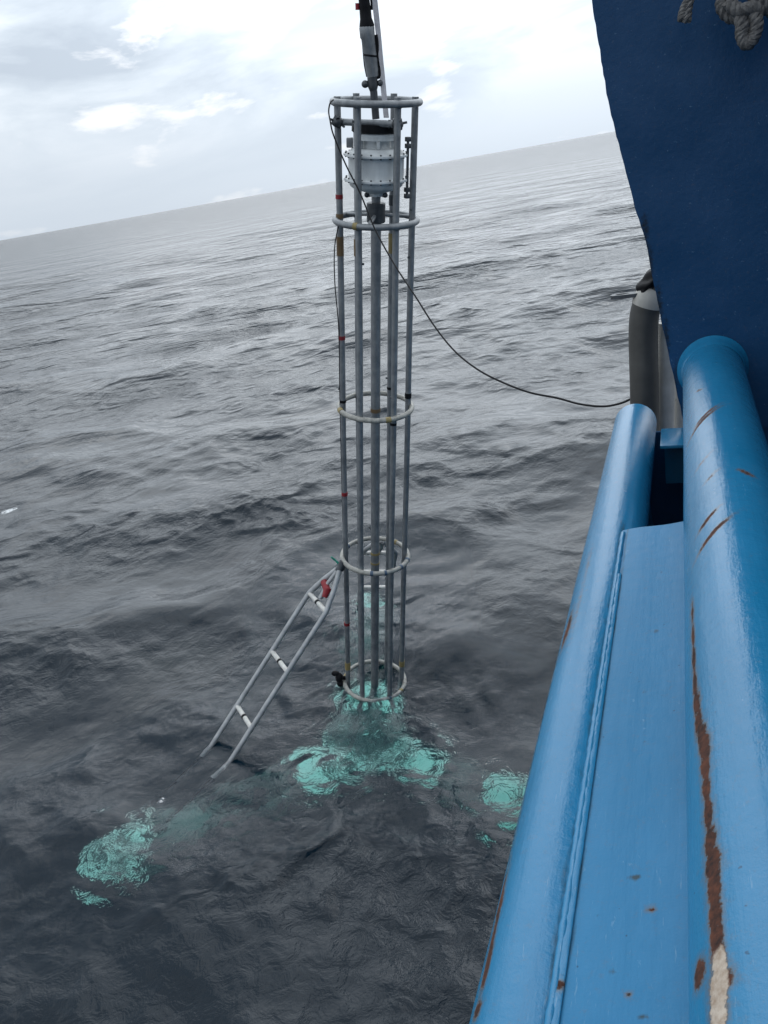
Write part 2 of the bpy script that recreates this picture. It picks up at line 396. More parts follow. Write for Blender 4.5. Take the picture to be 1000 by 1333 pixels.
    h = M(t, 'ADD', h, M(t, 'MULTIPLY', M(t, 'MULTIPLY', chop, M(t, 'MULTIPLY', far, far)), 1.9))
    wl = noise(t, mapping(t, wv.outputs[0], (0.9, 1.0, 1), rot=(0, 0, -0.3)), 1.0, 5, 0.6, 0.4, 'RIDGED_MULTIFRACTAL', 2.1)
    h = M(t, 'ADD', h, M(t, 'MULTIPLY', M(t, 'MULTIPLY', wl, M(t, 'MINIMUM', M(t, 'MULTIPLY', far, 2.2), 1.0)), 0.20))
    sw = noise(t, mapping(t, v, (0.055, 0.075, 1), rot=(0, 0, -0.2)), 1.0, 5, 0.6, 0.5)
    h = M(t, 'ADD', h, M(t, 'MULTIPLY', M(t, 'MULTIPLY', sw, M(t, 'MULTIPLY', far, far)), 6.5))
    bn = t.nodes.new('ShaderNodeBump'); bn.inputs['Distance'].default_value = 1.0
    t.links.new(h, bn.inputs['Height']); bn.inputs['Strength'].default_value = 0.85
    gl = t.nodes.new('ShaderNodeBsdfGlass'); gl.inputs['IOR'].default_value = 1.333; gl.inputs['Roughness'].default_value = 0.08
    t.links.new(bn.outputs[0], gl.inputs['Normal'])
    df = t.nodes.new('ShaderNodeBsdfDiffuse'); df.inputs['Color'].default_value = (0.75, 0.77, 0.78, 1)
    fn = noise(t, mapping(t, v, (24, 28, 1)), 1.0, 6, 0.7, 0.6)
    fm = ramp(t, M(t, 'ADD', fa.outputs['Fac'], M(t, 'MULTIPLY_ADD', fn, 1.5, -1.05)), [(0.50, 0.0), (0.60, 0.9)])
    wc = ramp(t, noise(t, mapping(t, v, (0.16, 0.22, 1)), 1.0, 5, 0.6, 0.4), [(0.735, 0.0), (0.765, 0.7)])
    fm = M(t, 'MAXIMUM', fm, M(t, 'MULTIPLY', wc, far))
    # open water: the same surface, but nothing stands below it, so only mirror light and the faint blue of the deep
    DEEP = (0.001, 0.0085, 0.0165, 1)
    dd = t.nodes.new('ShaderNodeBsdfDiffuse'); dd.inputs['Color'].default_value = DEEP
    ad = t.nodes.new('ShaderNodeBsdfPrincipled'); ad.inputs['Base Color'].default_value = DEEP; ad.inputs['IOR'].default_value = 1.333
    t.links.new(bn.outputs[0], ad.inputs['Normal'])
    t.links.new(M(t, 'MULTIPLY_ADD', M(t, 'MULTIPLY', far, far), 0.20, 0.07), ad.inputs['Roughness'])   # wavelets too small to see spread the mirror light
    ca = t.nodes.new('ShaderNodeAttribute'); ca.attribute_name = 'clear'
    m0 = t.nodes.new('ShaderNodeMixShader'); t.links.new(ca.outputs['Fac'], m0.inputs[0]); t.links.new(ad.outputs[0], m0.inputs[1])
    ag = t.nodes.new('ShaderNodeAddShader'); t.links.new(gl.outputs[0], ag.inputs[0]); t.links.new(dd.outputs[0], ag.inputs[1]); t.links.new(ag.outputs[0], m0.inputs[2])
    ms = t.nodes.new('ShaderNodeMixShader'); t.links.new(fm, ms.inputs[0]); t.links.new(m0.outputs[0], ms.inputs[1]); t.links.new(df.outputs[0], ms.inputs[2])
    t.links.new(ms.outputs[0], out.inputs['Surface'])
    va = t.nodes.new('ShaderNodeVolumeAbsorption'); va.inputs['Color'].default_value = (0.0, 0.97, 0.84, 1); va.inputs['Density'].default_value = 0.33
    t.links.new(va.outputs[0], out.inputs['Volume'])
    me.materials.append(mat)
    o = bpy.data.objects.new('sea', me); C.objects.link(o)
    tag(o, 'dark grey choppy open sea reaching to the horizon', 'sea', kind='structure')
    return o
make_sea()
# the sea bed far below
m_, t_, b_ = new_mat('sea_bed_silt'); t_.links.new(mixc(t_, noise(t_, objco(t_), 0.02, 4), (0.02, 0.05, 0.07), (0.03, 0.07, 0.09)), b_.inputs['Base Color']); b_.inputs['Roughness'].default_value = 0.9
tag(MB().prism([(70000 * cos(2 * pi * k / 64), 70000 * sin(2 * pi * k / 64)) for k in range(64)], -41, -40).build('sea_bed', m_), 'silty sea bed deep under the water', 'sea bed', kind='structure')

# ------------------------------------------------------------------ the vessel
d_ = ray(886, 195).normalized(); c_ = d_.cross(Vector((0, 0, 1))).normalized(); n_ = c_.cross(d_)
DECK = 1.65                                              # eye above the deck
SO = EYE - n_ * DECK
SHIP_M = Matrix(((c_.x, d_.x, n_.x, SO.x), (c_.y, d_.y, n_.y, SO.y), (c_.z, d_.z, n_.z, SO.z), (0, 0, 0, 1)))
ship = empty('research_vessel', SHIP_M)
tag(ship, 'blue painted steel ship side with pipe rails, rust streaks and dark bulkhead', 'ship')
def shp(x, y, s):                                        # photo pixel at distance s along the ship, in ship coordinates
    v = ray(x, y); k = s / v.dot(d_); return Vector((v.dot(c_) * k, s, v.dot(n_) * k + DECK))
S_END = 3.09

def rusty_pipe(name, cx, cz, r, s0, s1, marks, mat, parent, open_end=False, nseg=72):
    """pipe along local y with float attributes for rust (marks: list of (s, angle, half length, half angle, strength, slant, bleach))"""
    ss = np.concatenate([np.linspace(s0, 0.35, 12)[:-1], np.linspace(0.35, s1, 420)])
    th = np.linspace(0, 2 * pi, nseg, endpoint=False)
    Sg, Tg = np.meshgrid(ss, th, indexing='ij')
    dent = 0.0005 * np.sin(Sg * 3.1 + Tg * 2) + 0.0003 * np.sin(Sg * 9 - Tg * 3)
    V = np.stack([cx + (r + dent) * np.sin(Tg), Sg, cz + (r + dent) * np.cos(Tg)], -1).reshape(-1, 3)
    n, m = len(ss), nseg
    f = [(i * m + k, i * m + (k + 1) % m, (i + 1) * m + (k + 1) % m, (i + 1) * m + k) for i in range(n - 1) for k in range(m)]
    rust = np.zeros(Sg.shape); ble = np.zeros(Sg.shape)
    for (s, a, hs, ha, st, slant, bl) in marks:
        da = (Tg - a + pi) % (2 * pi) - pi
        e = ((Sg - s - slant * da) / hs) ** 2 + ((da) / ha) ** 2
        w_ = st * np.exp(-e * 0.7)
        rust = np.maximum(rust, w_)
        if bl: ble = np.maximum(ble, bl * np.exp(-e * 0.4))
    mb = MB(); mb.add(V.tolist(), f)
    if open_end:                                         # wall thickness and inner bore
        k0 = len(mb.v)
        ring = [V[(n - 1) * m + k] for k in range(m)]
        prof = [(r, s1), (r - 0.004, s1 + 0.006), (r - 0.010, s1 + 0.004), (r - 0.011, s1 - 0.3)]
        vv = [(cx + q * sin(t), y, cz + q * cos(t)) for q, y in prof for t in th]
        mb.add(vv, [(i * m + k, i * m + (k + 1) % m, (i + 1) * m + (k + 1) % m, (i + 1) * m + k) for i in range(3) for k in range(m)])
        mb.add(vv[-m:], [tuple(range(m))], False)
    o = mb.build(name, mat, parent); nv = len(o.data.vertices)
    for nm, arr in (('rust', rust), ('bleach', ble)):
        a_ = o.data.attributes.new(nm, 'FLOAT', 'POINT'); full = np.zeros(nv, np.float32); full[:arr.size] = arr.ravel(); a_.data.foreach_set('value', full)
    return o
def pipe_hit(px, py, cx, cz, r):                         # where the sight line to a photo pixel meets a pipe: (s, angle from the top)
    v = ray(px, py); vc, vd, vn = v.dot(c_), v.dot(d_), v.dot(n_)
    oz = DECK - cz; ox = -cx
    A = vc * vc + vn * vn; B = 2 * (ox * vc + oz * vn); Q = ox * ox + oz * oz - r * r
    disc = B * B - 4 * A * Q
    t = (-B - sqrt(max(disc, 0))) / (2 * A)
    return vd * t, atan2(vc * t + ox, vn * t + oz)
# rail pipe (inboard) and rubbing pipe (outboard)
RC, RZ, RR = 0.737 * sin(radians(6.8)), DECK - 0.737 * cos(radians(6.8)), 0.1
LC, LZ, LR = 0.93 * sin(radians(-11.2)), DECK - 0.93 * cos(radians(-11.2)), 0.075
marks = []
streak = [(901, 800, .8), (902, 830, .9), (903, 860, 1), (905, 890, 1), (907, 915, 1), (909, 940, 1), (914, 960, 1.15), (918, 975, 1.3), (918, 1000, 1.1), (919, 1025, 1.0), (922, 1060, 1.05), (925, 1095, 1.2), (928, 1125, 1.5), (929, 1155, 1.3), (931, 1190, 1.2), (933, 1220, 1.1), (937, 1250, 1.1)]
for x, y, k in streak:
    s, a = pipe_hit(x, y, RC, RZ, RR); marks.append((s, a, 0.035 * s / 1.0, 0.050 * k * (1 + 0.35 * (s < 1)), 1.0, 0, 0))
for x, y, hs, ha, bl in ((910, 1268, .014, .10, 0), (938, 1278, .012, .13, .0), (938, 1262, .02, .07, 1.0), (935, 1310, .03, .09, 1.2), (937, 1290, .012, .08, .9)):
    s, a = pipe_hit(x, y, RC, RZ, RR); marks.append((s, a, hs, ha, 1.0, 0, bl))
for x, y, hs, ha, sl2, st in ((918, 540, .010, .16, -.10, .75), (914, 548, .010, .20, -.10, .85), (910, 508, .010, .05, 0, .6), (921, 676, .008, .10, -.06, .8), (928, 694, .009, .16, -.07, .85), (971, 615, .008, .07, .05, .9), (925, 620, .01, .08, -.1, .45), (915, 600, .01, .1, -.1, .42)):
    s, a = pipe_hit(x, y, RC, RZ, RR); marks.append((s, a, 0.007 + 0.2 * hs, ha * 2.0, min(1.0, st * 1.25), 0.14 if sl2 < 0 else -0.1, 0))
rail = rusty_pipe('rail_pipe', RC, RZ, RR, -4.0, S_END, marks, BLUE, ship)
rail['label'] = 'thick blue rail pipe with a long brown rust streak'
mk = []
def grime(o, fn):
    n_v = len(o.data.vertices); co = np.empty(n_v * 3, np.float32); o.data.vertices.foreach_get('co', co); co = co.reshape(-1, 3)
    a_ = o.data.attributes.new('grime', 'FLOAT', 'POINT'); a_.data.foreach_set('value', fn(co).astype(np.float32))
for x, y, hs, ha, st in ((740, 815, .06, .10, .85), (735, 830, .05, .08, .8), (752, 790, .10, .06, .45), (645, 1205, .06, .05, .95), (640, 1230, .06, .05, .95), (635, 1258, .04, .05, .9), (653, 1165, .05, .05, .85), (622, 1315, .012, .10, .9), (765, 735, .08, .07, .42), (700, 960, .14, .05, .42), (680, 1050, .1, .05, .4)):
    s, a = pipe_hit(x, y, LC, LZ, LR); mk.append((s, a, hs, ha, st, 0, 0))
rub = rusty_pipe('rubbing_pipe', LC, LZ, LR, -4.0, S_END, mk, BLUE, ship, open_end=False)
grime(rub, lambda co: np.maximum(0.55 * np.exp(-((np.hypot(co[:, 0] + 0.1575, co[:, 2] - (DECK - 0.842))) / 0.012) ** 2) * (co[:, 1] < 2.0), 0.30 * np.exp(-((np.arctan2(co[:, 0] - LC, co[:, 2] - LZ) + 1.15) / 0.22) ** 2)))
MB().tube([(LC, S_END - 0.001, LZ), (LC, S_END + 0.010, LZ), (LC, S_END + 0.014, LZ)], [LR, LR - 0.003, LR - 0.012], 48).build('end_cap', BLUE, rub)
# weld collar where the rail meets the bulkhead
cl = MB(); prof = [(RR + 0.0005, S_END - 0.06), (RR + 0.004, S_END - 0.05), (RR + 0.006, S_END - 0.03), (RR + 0.010, S_END - 0.008), (RR + 0.018, S_END + 0.006)]
th = [2 * pi * k / 64 for k in range(64)]
cl.add([(RC + q * sin(t), y, RZ + q * cos(t)) for q, y in prof for t in th], [(i * 64 + k, i * 64 + (k + 1) % 64, (i + 1) * 64 + (k + 1) % 64, (i + 1) * 64 + k) for i in range(len(prof) - 1) for k in range(64)])
cl.build('weld_collar', BLUE, rail)
# capping plate between the pipes
P0 = Vector((-0.1575, 0, DECK - 0.842)); P1 = Vector((0.045, 0, DECK - 0.8115))
def plate_part(name, prof, s0, s1, mat, parent, thick, bev=0.0, nrow=60, marks=(), smooth=False):
    """plate following a cross-section polyline (c, z), thickness downwards"""
    ss = np.concatenate([np.linspace(s0, 0.3, 6)[:-1], np.linspace(0.3, s1, nrow)]) if s0 < 0.3 < s1 else np.linspace(s0, s1, nrow)
    k = len(prof); V = []
    for s in ss:
        V += [(x, s, z) for x, z in prof]
    for s in ss:
        V += [(x, s, z - thick) for x, z in prof]
    nn = len(ss); o2 = nn * k; f = []
    for i in range(nn - 1):
        for j in range(k - 1):
            f.append((i * k + j, i * k + j + 1, (i + 1) * k + j + 1, (i + 1) * k + j))
            f.append((o2 + i * k + j + 1, o2 + i * k + j, o2 + (i + 1) * k + j, o2 + (i + 1) * k + j + 1))
        f.append((i * k, (i + 1) * k, o2 + (i + 1) * k, o2 + i * k)); f.append((i * k + k - 1, o2 + i * k + k - 1, o2 + (i + 1) * k + k - 1, (i + 1) * k + k - 1))
    for i in (0, nn - 1):
        for j in range(k - 1):
            q = (i * k + j, i * k + j + 1, o2 + i * k + j + 1, o2 + i * k + j); f.append(q[::-1] if i == 0 else q)
    mb = MB(); mb.add(V, f, smooth); o = mb.build(name, mat, parent)
    co = np.array(V); ru = np.zeros(len(V))
    for (mx_, my_, rx, ry, st) in marks:
        ru = np.maximum(ru, st * np.exp(-0.7 * (((co[:, 0] - mx_) / rx) ** 2 + ((co[:, 1] - my_) / ry) ** 2)))
    a_ = o.data.attributes.new('rust', 'FLOAT', 'POINT'); a_.data.foreach_set('value', ru.astype(np.float32))
    a_ = o.data.attributes.new('bleach', 'FLOAT', 'POINT'); a_.data.foreach_set('value', np.zeros(len(V), np.float32))
    return o
sx = np.linspace(0, 1, 30)
prof = [(P0.x + (P1.x - P0.x) * t, P0.z + (P1.z - P0.z) * t + 0.0015 * sin(t * 9)) for t in sx]
S_PL = 1.935
cap = plate_part('capping_plate', prof, -4.0, S_PL, BLUEF, ship, 0.012, nrow=260, marks=[(-0.055, 0.775, .005, .005, .8), (-0.075, 0.66, .004, .004, .7)])
# weld bead between capping plate and rubbing pipe
random.seed(3)
bead = []
for i in range(160):
    s = 0.25 + (S_PL - 0.27) * i / 159
    bead.append(Vector((P0.x + 0.004 + random.uniform(-.0004, .0004), s, P0.z + 0.002 + random.uniform(-.0005, .0005))))
MB().tube(bead, [0.0055 + random.uniform(-.0006, .0006) for _ in bead], 10).build('weld_bead', BLUE, cap)
def plate_at(x, y):
    q = ray(x, y); k = (P0.z - DECK + 0.012) / q.dot(n_); return q.dot(c_) * k, q.dot(d_) * k
CHIPS = [(*plate_at(827, 1142), .007, .006, 1.0), (*plate_at(855, 822), .005, .01, .8), (*plate_at(840, 900), .005, .008, .7), (*plate_at(800, 1262), .005, .004, .8), (*plate_at(838, 1325), .006, .004, .8), (*plate_at(780, 1190), .004, .004, .6), (*plate_at(860, 745), .004, .012, .7), (*plate_at(842, 965), .005, .006, .7)]
def strip_pt(off, s, up_): return (P0.x + off, s, P0.z + up_)
stp = plate_part('edge_strip', [(P0.x + 0.004, P0.z + 0.0045), (P0.x + 0.006, P0.z + 0.0065), (P0.x + 0.0125, P0.z + 0.0072), (P0.x + 0.0145, P0.z + 0.006)], -4.0, S_PL - 0.25, BLUE, cap, 0.004, nrow=200, marks=[(P0.x + .008, 0.66, .01, .006, .8)])
grime(stp, lambda co: 0.22 + 0.30 * (co[:, 0] > P0.x + 0.0135) + 0.35 * (co[:, 0] < P0.x + 0.005))
grime(cap, lambda co: 0.55 * np.exp(-((co[:, 0] - P0.x - 0.0155) / 0.004) ** 2) + 0.40 * np.exp(-((co[:, 0] - 0.004) / 0.008) ** 2) + 0.06 + sum(st_ * np.exp(-((co[:, 0] - px_) / rx_) ** 2 - ((co[:, 1] - py_) / ry_) ** 2) for px_, py_, rx_, ry_, st_ in CHIPS))
# dark bulkhead plate ahead of the rails, the shade on its near side put into a darker blue
edge = [(893, 562), (880, 505), (862, 422), (852, 372), (840, 312), (826, 268), (813, 215), (800, 168), (790, 122), (783, 80), (777, 40), (770, 0), (760, -60), (748, -140), (735, -230), (712, -420), (690, -640)]
poly = []
for x, y in edge:
    p = shp(x, y, S_END + 0.01); poly.append((p.x, p.z))
random.seed(9)
fine = []
for (x0, z0), (x1, z1) in zip(poly[:-1], poly[1:]):
    for k in range(5):
        t = k / 5; fine.append((x0 + (x1 - x0) * t + random.uniform(-.0015, .0015), z0 + (z1 - z0) * t))
fine.append(poly[-1])
zt = poly[-1][1]; zb = poly[0][1]
mb = MB(); NX = 44; V = []
for (x0, z0) in fine:
    for j in range(NX):
        t = (j / (NX - 1)) ** 1.6
        V.append((x0 + (1.25 - x0) * t, S_END + 0.01 + 0.004 * sin(3 * z0 + 5 * t) * t, z0))
nr = len(fine); back = [(x, y + 0.012, z) for x, y, z in V]
f = [(i * NX + j, i * NX + j + 1, (i + 1) * NX + j + 1, (i + 1) * NX + j) for i in range(nr - 1) for j in range(NX - 1)]
o2 = nr * NX
f += [tuple(o2 + q for q in g[::-1]) for g in f]
f += [(i * NX, (i + 1) * NX, o2 + (i + 1) * NX, o2 + i * NX) for i in range(nr - 1)] + [((i + 1) * NX - 1, o2 + (i + 1) * NX - 1, o2 + (i + 2) * NX - 1, (i + 2) * NX - 1) for i in range(nr - 1)]
f += [(j + 1, j, o2 + j, o2 + j + 1) for j in range(NX - 1)] + [((nr - 1) * NX + j, (nr - 1) * NX + j + 1, o2 + (nr - 1) * NX + j + 1, o2 + (nr - 1) * NX + j) for j in range(NX - 1)]
mb.add(V + back, f, False)
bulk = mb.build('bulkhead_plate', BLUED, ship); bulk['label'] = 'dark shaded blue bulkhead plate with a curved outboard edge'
ru = np.zeros(len(V) * 2, np.float32)
co = np.array(V + back)
for (px, py, rx, rz, st) in ((840, 300, .014, .06, .75), (845, 340, .016, .08, .72), (858, 400, .014, .10, .72), (868, 440, .012, .1, .7), (880, 495, .010, .08, .66), (889, 540, .01, .06, .6), (900, 400, .006, .04, .5)):
    q = shp(px, py, S_END); ru = np.maximum(ru, st * np.exp(-0.7 * (((co[:, 0] - q.x) / rx) ** 2 + ((co[:, 2] - q.z) / rz) ** 2)))
a_ = bulk.data.attributes.new('grime', 'FLOAT', 'POINT'); a_.data.foreach_set('value', ru)
# lower bulkhead, recess floor, bracket, inner bulwark, hull, deck, deckhouse
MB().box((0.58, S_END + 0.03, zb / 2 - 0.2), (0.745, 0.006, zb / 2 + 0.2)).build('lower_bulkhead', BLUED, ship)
MB().box((-0.02, 2.55, DECK - 1.95), (0.13, 0.54, 0.006)).build('recess_floor', BLUED, ship)
q0 = shp(862, 572, 2.92); q1 = shp(893, 640, 2.92)
br = MB(); br.box(((q0.x + 0.045), 2.93, q0.z), (0.05, 0.10, 0.006), bev=0.002)
br.box(((q0.x + 0.075), 2.93, q0.z - 0.10), (0.006, 0.07, 0.09), bev=0.002)
br.box(((q0.x + 0.05), 2.99, q0.z - 0.10), (0.045, 0.006, 0.09), bev=0.002)
br.build('corner_bracket', BLUE, ship)
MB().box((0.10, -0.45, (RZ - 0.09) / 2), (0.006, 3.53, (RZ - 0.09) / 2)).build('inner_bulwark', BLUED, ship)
hull = MB(); hs = [(-6, -0.19), (-2, -0.19), (2.0, -0.19), (3.1, -0.185), (4.2, 0.15), (6, 0.9), (8.5, 2.1), (11, 4.0)]
lv = [DECK - 0.96, DECK - 1.6, DECK - 2.8, -3.4, -4.2]
V = [(c0 + 0.06 * j, s, (z if s < 3.2 else min(z, DECK - 1.35 - 0.02 * j))) for (s, c0) in hs for j, z in enumerate(lv)]
V += [(x + 0.012, y, z) for x, y, z in V]
kk = len(lv); o2 = len(hs) * kk
f = [(i * kk + j, i * kk + j + 1, (i + 1) * kk + j + 1, (i + 1) * kk + j) for i in range(len(hs) - 1) for j in range(kk - 1)]
f += [tuple(o2 + q for q in g[::-1]) for g in f]
f += [(i * kk, (i + 1) * kk, o2 + (i + 1) * kk, o2 + i * kk) for i in range(len(hs) - 1)]
hull.add(V, f, True); hull.build('hull_side', BLUE, ship)
DECKM = worn('green_grey_deck_paint', (0.10, 0.12, 0.12), (0.16, 0.18, 0.17), 0.0, (0.5, 0.7), 4)
MB().box((1.6, -0.45, -0.01), (1.49, 3.53, 0.008)).build('deck', DECKM, ship)
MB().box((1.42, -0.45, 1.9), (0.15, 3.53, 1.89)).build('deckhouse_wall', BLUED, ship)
# grey bent pipe outboard of the bulkhead, with lug and cloth wrap
S_G = 3.42
def gp(x, y, s=S_G): return shp(x, y, s)
g_r = 0.056
path = smooth_path([gp(839, 760), gp(840, 640), gp(839, 520), gp(838, 470), gp(837.5, 435), gp(839.5, 408), gp(846, 388), gp(857, 375, 3.46), gp(875, 366, 3.5), gp(905, 362, 3.55), gp(950, 362, 3.6)], 8)
dav = MB().tube(path, g_r, 28).build('bent_pipe', GPIPE, ship); dav['label'] = 'grey bent pipe standing beside the bulkhead edge'
i0 = min(range(len(path)), key=lambda i: (path[i] - gp(845, 390)).length)
MB().tube([path[i0 - 3] + (path[i0 - 3] - path[i0 - 2]) * .2, path[i0 - 2], path[i0], path[i0 + 3]], g_r + 0.0025, 28).build('pale_cuff', PALEPIPE, dav)
lug = MB(); pl = gp(811, 385); 
M4 = Matrix.Rotation(0.0, 3, 'Z')
ring_o = [(0.066 * cos(a) - 0.0, 0.030 * sin(a)) for a in [pi / 2 + pi * k / 10 for k in range(11)]]
outer = [(-0.035 + 0.022 * cos(pi / 2 + pi * k / 12), 0.030 * sin(pi / 2 + pi * k / 12)) for k in range(13)] + [(0.085, -0.030), (0.085, 0.030)]
inner = [(-0.012 + 0.026 * cos(2 * pi * k / 15 + pi / 2), 0.014 * sin(2 * pi * k / 15 + pi / 2)) for k in range(15)]
nO = 15; Vl = []
for z in (-0.007, 0.007):
    Vl += [(pl.x + x + 0.01, pl.y + y, pl.z + z) for x, y in outer] + [(pl.x + x + 0.01, pl.y + y, pl.z + z) for x, y in inner]
fl = []
for k in range(nO):
    l = (k + 1) % nO
    fl += [(k, nO + k, nO + l, l), (30 + k, 30 + l, 30 + nO + l, 30 + nO + k), (k, l, 30 + l, 30 + k), (nO + l, nO + k, 30 + nO + k, 30 + nO + l)]
lug.add(Vl, fl, False); lug.build('lug', DARKST, dav)
# black cloth tied over the bend
cb = bmesh.new(); bmesh.ops.create_icosphere(cb, subdivisions=4, radius=1)
ctr = gp(845, 370, 3.44)
rn = random.Random(4)
for v in cb.verts:
    p = v.co.copy(); wv = 1 + 0.10 * sin(p.x * 7 + p.z * 5) + 0.07 * sin(p.y * 11 - p.z * 9)
    v.co = Vector((p.x * 0.068, p.y * 0.07, p.z * 0.036)) * wv
    v.co = Matrix.Rotation(radians(-48), 3, 'Y') @ v.co + ctr
me = bpy.data.meshes.new('cloth_wrap'); cb.to_mesh(me); cb.free(); me.materials.append(RUBBER)
for p in me.polygons: p.use_smooth = True
cw = bpy.data.objects.new('cloth_wrap', me); C.objects.link(cw); cw.parent = dav
# two pale pipes standing in the gap behind
MB().tube([shp(868, 760, 3.5), shp(866, 560, 3.5), shp(869, 420, 3.5)], 0.036, 20).build('pale_pipe', PALEPIPE, ship)
MB().tube([shp(886, 760, 3.6), shp(884, 560, 3.6), shp(885, 460, 3.6)], 0.030, 20).build('pale_pipe', PALEPIPE, ship)

# ropes hanging in front of the bulkhead
def rope_thing(name, label, paths, r):
    e = None
    for i, P in enumerate(paths):
        pts = smooth_path(P, 10); mb = MB()
        # three laid strands
        for st in range(3):
            q = []
            for j, p in enumerate(pts):
                a = j * 0.55 + st * 2 * pi / 3
                T = (pts[min(j + 1, len(pts) - 1)] - pts[max(j - 1, 0)]).normalized(); u = T.cross(Vector((0.3, 0.9, 0.2))).normalized(); v = T.cross(u)
                q.append(p + (u * cos(a) + v * sin(a)) * r * 0.5)
            mb.tube(q, r * 0.62, 8)
        if e is None: e = empty(name, SHIP_M); tag(e, label, 'rope', 'mooring ropes hanging on the bulkhead')
        mb.build('rope_strand', ROPE, e)
def rp_(x, y, s=2.96): return shp(x, y, s)
rope_thing('rope', 'grey frayed rope end hanging alone on the dark bulkhead', [[rp_(912, -130), rp_(905, -60), rp_(897, -5), rp_(890, 14), rp_(888, 26)], [rp_(903, -20), rp_(896, 8), rp_(894, 28)]], 0.013)
rope_thing('rope', 'thick knotted grey rope with a drooping loop on the dark bulkhead', [
    [rp_(960, -140), rp_(952, -60), rp_(944, -12), rp_(940, 8), rp_(952, 22), rp_(972, 18), rp_(988, 6), rp_(996, -30), rp_(990, -120)],
    [rp_(948, 2, 2.93), rp_(962, 14, 2.92), rp_(980, 10, 2.92), rp_(990, 16, 2.93)],
    [rp_(958, 10, 2.94), rp_(966, 30, 2.92), rp_(966, 46, 2.92), rp_(973, 57, 2.92), rp_(982, 46, 2.92), rp_(985, 28, 2.92), rp_(978, 12, 2.93)],
    [rp_(975, -12, 2.93), rp_(990, 2, 2.93), rp_(1004, 14, 2.95), rp_(1016, 10, 2.96), rp_(1020, -60)]], 0.018)

# ------------------------------------------------------------------ the coring frame
fr = empty('coring_frame', FRAME_M)
tag(fr, 'tall grey tubular coring frame with rings, standing in the water', 'coring frame')
def zl(s): return S_BASE - s
RINGS = [0.0, 0.7295, 2.107, 3.466, 4.850]
RAD, TR, UR = 0.28, 0.022, 0.0225
ur = RAD - 0.030
random.seed(21)
ups = []
for k in range(6):
    a = radians(3 + 60 * k); x, y = ur * cos(a), ur * sin(a)
    top = zl(0) + (0.038 if k in (1, 2, 4, 5) else 0.03)
    pts = [(x + 0.0025 * sin(i * 1.7 + k), y + 0.0025 * cos(i * 2.1 + k), 0.03 + (top - 0.03) * i / 8) for i in range(9)]
    u = MB().tube(pts, UR, 20).build('upright', GALV, fr); ups.append((u, x, y))
def band(par, x, y, s, h, mat, name='tape_band', r=UR):
    return MB().tube([(x, y, zl(s)), (x, y, zl(s + h))], r + 0.0032, 20).build(name, mat, par)
L = ups[3]
for s in (0.565, ): band(*L, s, 0.028, REDT)
for s, h, m in ((1.545, .03, REDT), (2.85, .03, REDT), (4.165, .03, REDT), (0.84, .13, ORGT), (4.62, .08, YELT), (2.05, .02, RUBBER), (0.69, .03, ORGT)): band(*L, s, h, m)
for k, s, h, m in ((2, .9, .12, ORGT), (1, .86, .14, YELT), (0, 2.0, .04, RUBBER), (1, 2.03, .02, RUBBER), (0, 4.62, .06, YELT), (5, 2.15, .02, RUBBER), (4, 2.1, .02, RUBBER), (1, .60, .07, DARKST)): band(*ups[k], s, h, m)
for (k, s) in [(k, s) for k in range(6) for s in (0.10, 0.66, 0.98, 1.96)]:     # clamp bolts
    if (k + int(s * 7)) % 2 == 0:
        u, x, y = ups[k]; a = random.uniform(0, 6.28)
        MB().tube([(x, y, zl(s)), (x + 0.036 * cos(a), y + 0.036 * sin(a), zl(s))], 0.008, 8).build('bolt', DARKST, u)
for i, s in enumerate(RINGS):
    pts = [(RAD * cos(2 * pi * k / 72), RAD * sin(2 * pi * k / 72), zl(s)) for k in range(72)]
    ro = MB().tube(pts, TR if i < 2 else 0.0195, 16, closed=True).build('ring', GALV if i < 2 else RINGM, fr)
    for u, x, y in ups:
        wl = MB().ball((x * 1.07, y * 1.07, zl(s) - 0.004), 0.0235, (1, 1, 1.12), 10, 6).build('weld', GALV if i < 2 else RINGM, ro)
    bands = {1: [(-118, 6, YELT)], 2: [(-160, 10, YELT), (-70, 8, YELT), (120, 10, YELT), (60, 8, YELT)], 3: [(-72, 4, BLUT), (-95, 5, BLUT), (-40, 4, BLUT), (-15, 5, BLUT), (150, 5, BLUT), (50, 5, YELT)], 4: [(170, 10, YELT), (-60, 4, BLUT), (-30, 5, YELT)]}.get(i, [])
    for a0, da, m in bands:
        q = [((RAD) * cos(radians(a0 + da * (k / 4 - .5))), RAD * sin(radians(a0 + da * (k / 4 - .5))), zl(s)) for k in range(5)]
        MB().tube(q, (TR if i < 2 else 0.0195) + 0.0025, 16).build('paint_mark', m, ro)
